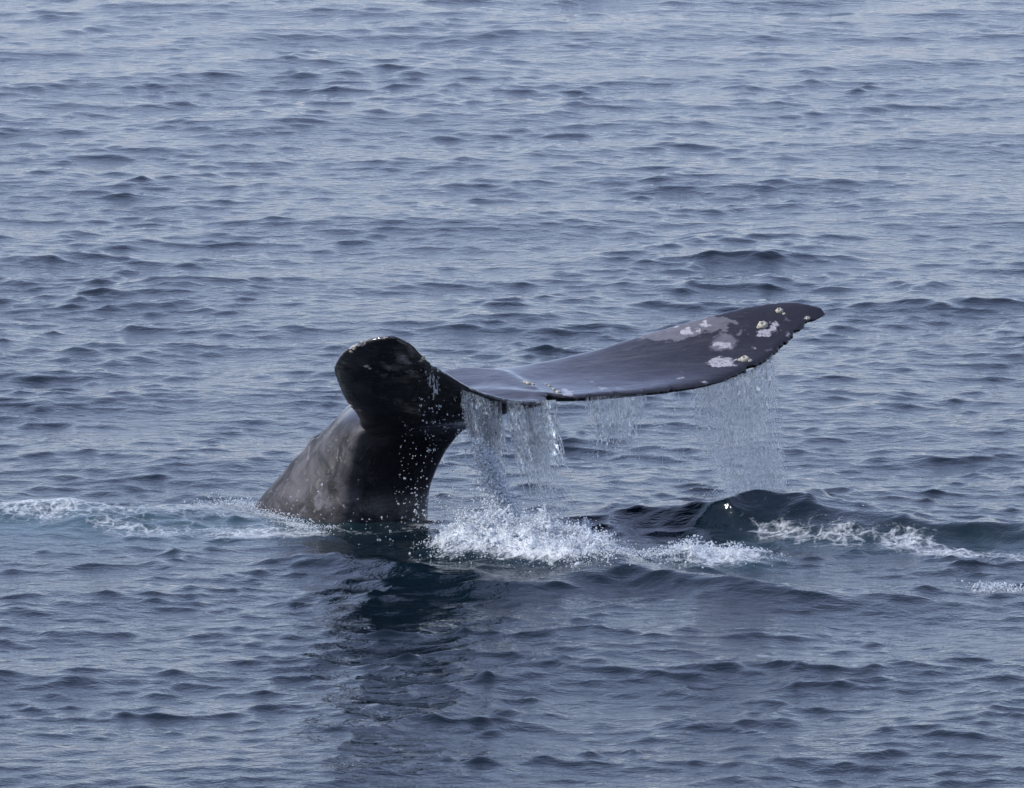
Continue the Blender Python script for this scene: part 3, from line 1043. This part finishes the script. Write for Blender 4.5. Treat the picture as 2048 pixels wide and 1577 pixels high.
S = Stuff()
P, R, rg = burst(71, 20000, [(900, 1105, .5), (960, 1098, 1), (1060, 1106, 1.1), (1150, 1122, .9), (1230, 1130, .4)], .045, (.07, .20), (.0019, .0055), 1.5)
S.drops(P, R, 1.0, base=OCT, rng=rg, rough=.22)
P, R, rg = burst(79, 220, [(915, 1108, .5), (960, 1102, 1), (1060, 1106, 1.1), (1150, 1122, .9), (1215, 1130, .4)], .06, (.06, .14), (.006, .012), 1.0)
S.drops(P, R, 0.8, base=ICO2, wob=.4, rng=rg, rough=.25)
rng = np.random.default_rng(78)
for _ in range(260):                                        # ragged fingers and torn strings of white water
    x0 = rng.uniform(890, 1235); y0 = 1100 + (x0 - 890) * .075 + rng.normal(0, 9)
    g = gp(x0, y0); L = rng.uniform(.03, .10) * (1.6 if rng.random() < .06 else 1)
    b0 = np.array([g[0], g[1], float(sea_height(g[0], g[1])) - .01])
    v = np.array([rng.normal(0, .55), rng.normal(0, .5), rng.uniform(.5, 1.1)])
    t = np.linspace(0, 1, 9)[:, None]
    path = b0 + v * L * t - np.array([0, 0, .55]) * L * t ** 2 + np.cumsum(rng.normal(0, .05, (9, 3)), 0) * L
    rad = rng.uniform(.004, .010) * np.linspace(1.2, .25, 9) * rng.uniform(.6, 1.3, 9)
    S.strand(path, rad)
    n = 5
    S.drops(path[-1] + rng.normal(0, .018, (n, 3)), rng.uniform(.001, .004, n), base=OCT, rng=rng)
P, R, rg = burst(72, 1500, [(880, 1100, .6), (960, 1090, 1.0), (1060, 1095, .9), (1180, 1118, .7), (1230, 1120, .6)], .12, (.10, .18), (.002, .006), 2.2)
S.drops(P, R, 1.1, rng=rg)
# leaning plume that joins the column to the burst, and small upright jets
rng = np.random.default_rng(77)
for (pts, n, sp, r) in [([(968, 905, -.45), (985, 955, -.48), (1005, 1000, -.5), (1035, 1050, -.52), (1070, 1095, -.54)], 5500, .030, (.0025, .008)),
                        ([(945, 860, -.45), (975, 985, -.5), (1000, 1040, -.5)], 700, .045, (.003, .007)),
                        ([(1172, 1040, -.72), (1178, 1070, -.72), (1182, 1110, -.72)], 420, .012, (.003, .006)),
                        ([(920, 1020, -.5), (912, 1060, -.55), (905, 1100, -.6)], 160, .018, (.003, .007)),
                        ([(1215, 1010, -.1), (1235, 1060, -.1), (1250, 1090, -.1)], 120, .008, (.002, .004))]:
    pth = edge_pts(pts, 100)
    q = pth[rng.integers(0, 100, n)] + rng.normal(0, sp, (n, 3)) * np.array([1, 1, .8])
    S.drops(q, rng.uniform(*r, n) * rng.uniform(.4, 1, n), 1.2, rng=rng)
S.build('splash', M_SPRAY, 'white burst of spray where water falls beside the tail stock', 'splash')

S = Stuff()
P, R, rg = burst(73, 2600, [(1260, 1130, .3), (1330, 1126, .5), (1400, 1118, 1), (1470, 1118, .8), (1530, 1112, .4)], .07, (.07, .13), (.0018, .005))
S.drops(P, R, 1.0, rng=rg, rough=.25)
S.build('splash', M_SPRAY, 'low churned white water beyond the main splash under the far fluke', 'splash')
S = Stuff()
P, R, rg = burst(74, 1300, [(470, 1010, .6), (500, 1018, 1), (545, 1035, .8), (600, 1055, .6), (660, 1066, .3)], .06, (.05, .08), (.0016, .0045))
S.drops(P, R, 1.0, rng=rg)
P, R, rg = burst(75, 600, [(400, 1012, .5), (440, 1008, 1), (470, 1014, .6)], .08, (.06, .06), (.0014, .004))
S.drops(P, R, 1.0, rng=rg)
S.build('splash', M_SPRAY, 'wash of white water where the grey flank enters the sea', 'splash')
S = Stuff()
P, R, rg = burst(76, 500, [(1960, 1176, .7), (2000, 1180, 1), (2050, 1182, .7)], .07, (.06, .05), (.002, .006))
S.drops(P, R, 1.0, rng=rg)
S.build('splash', M_SPRAY, 'small separate white splash on open water right of the tail', 'splash')
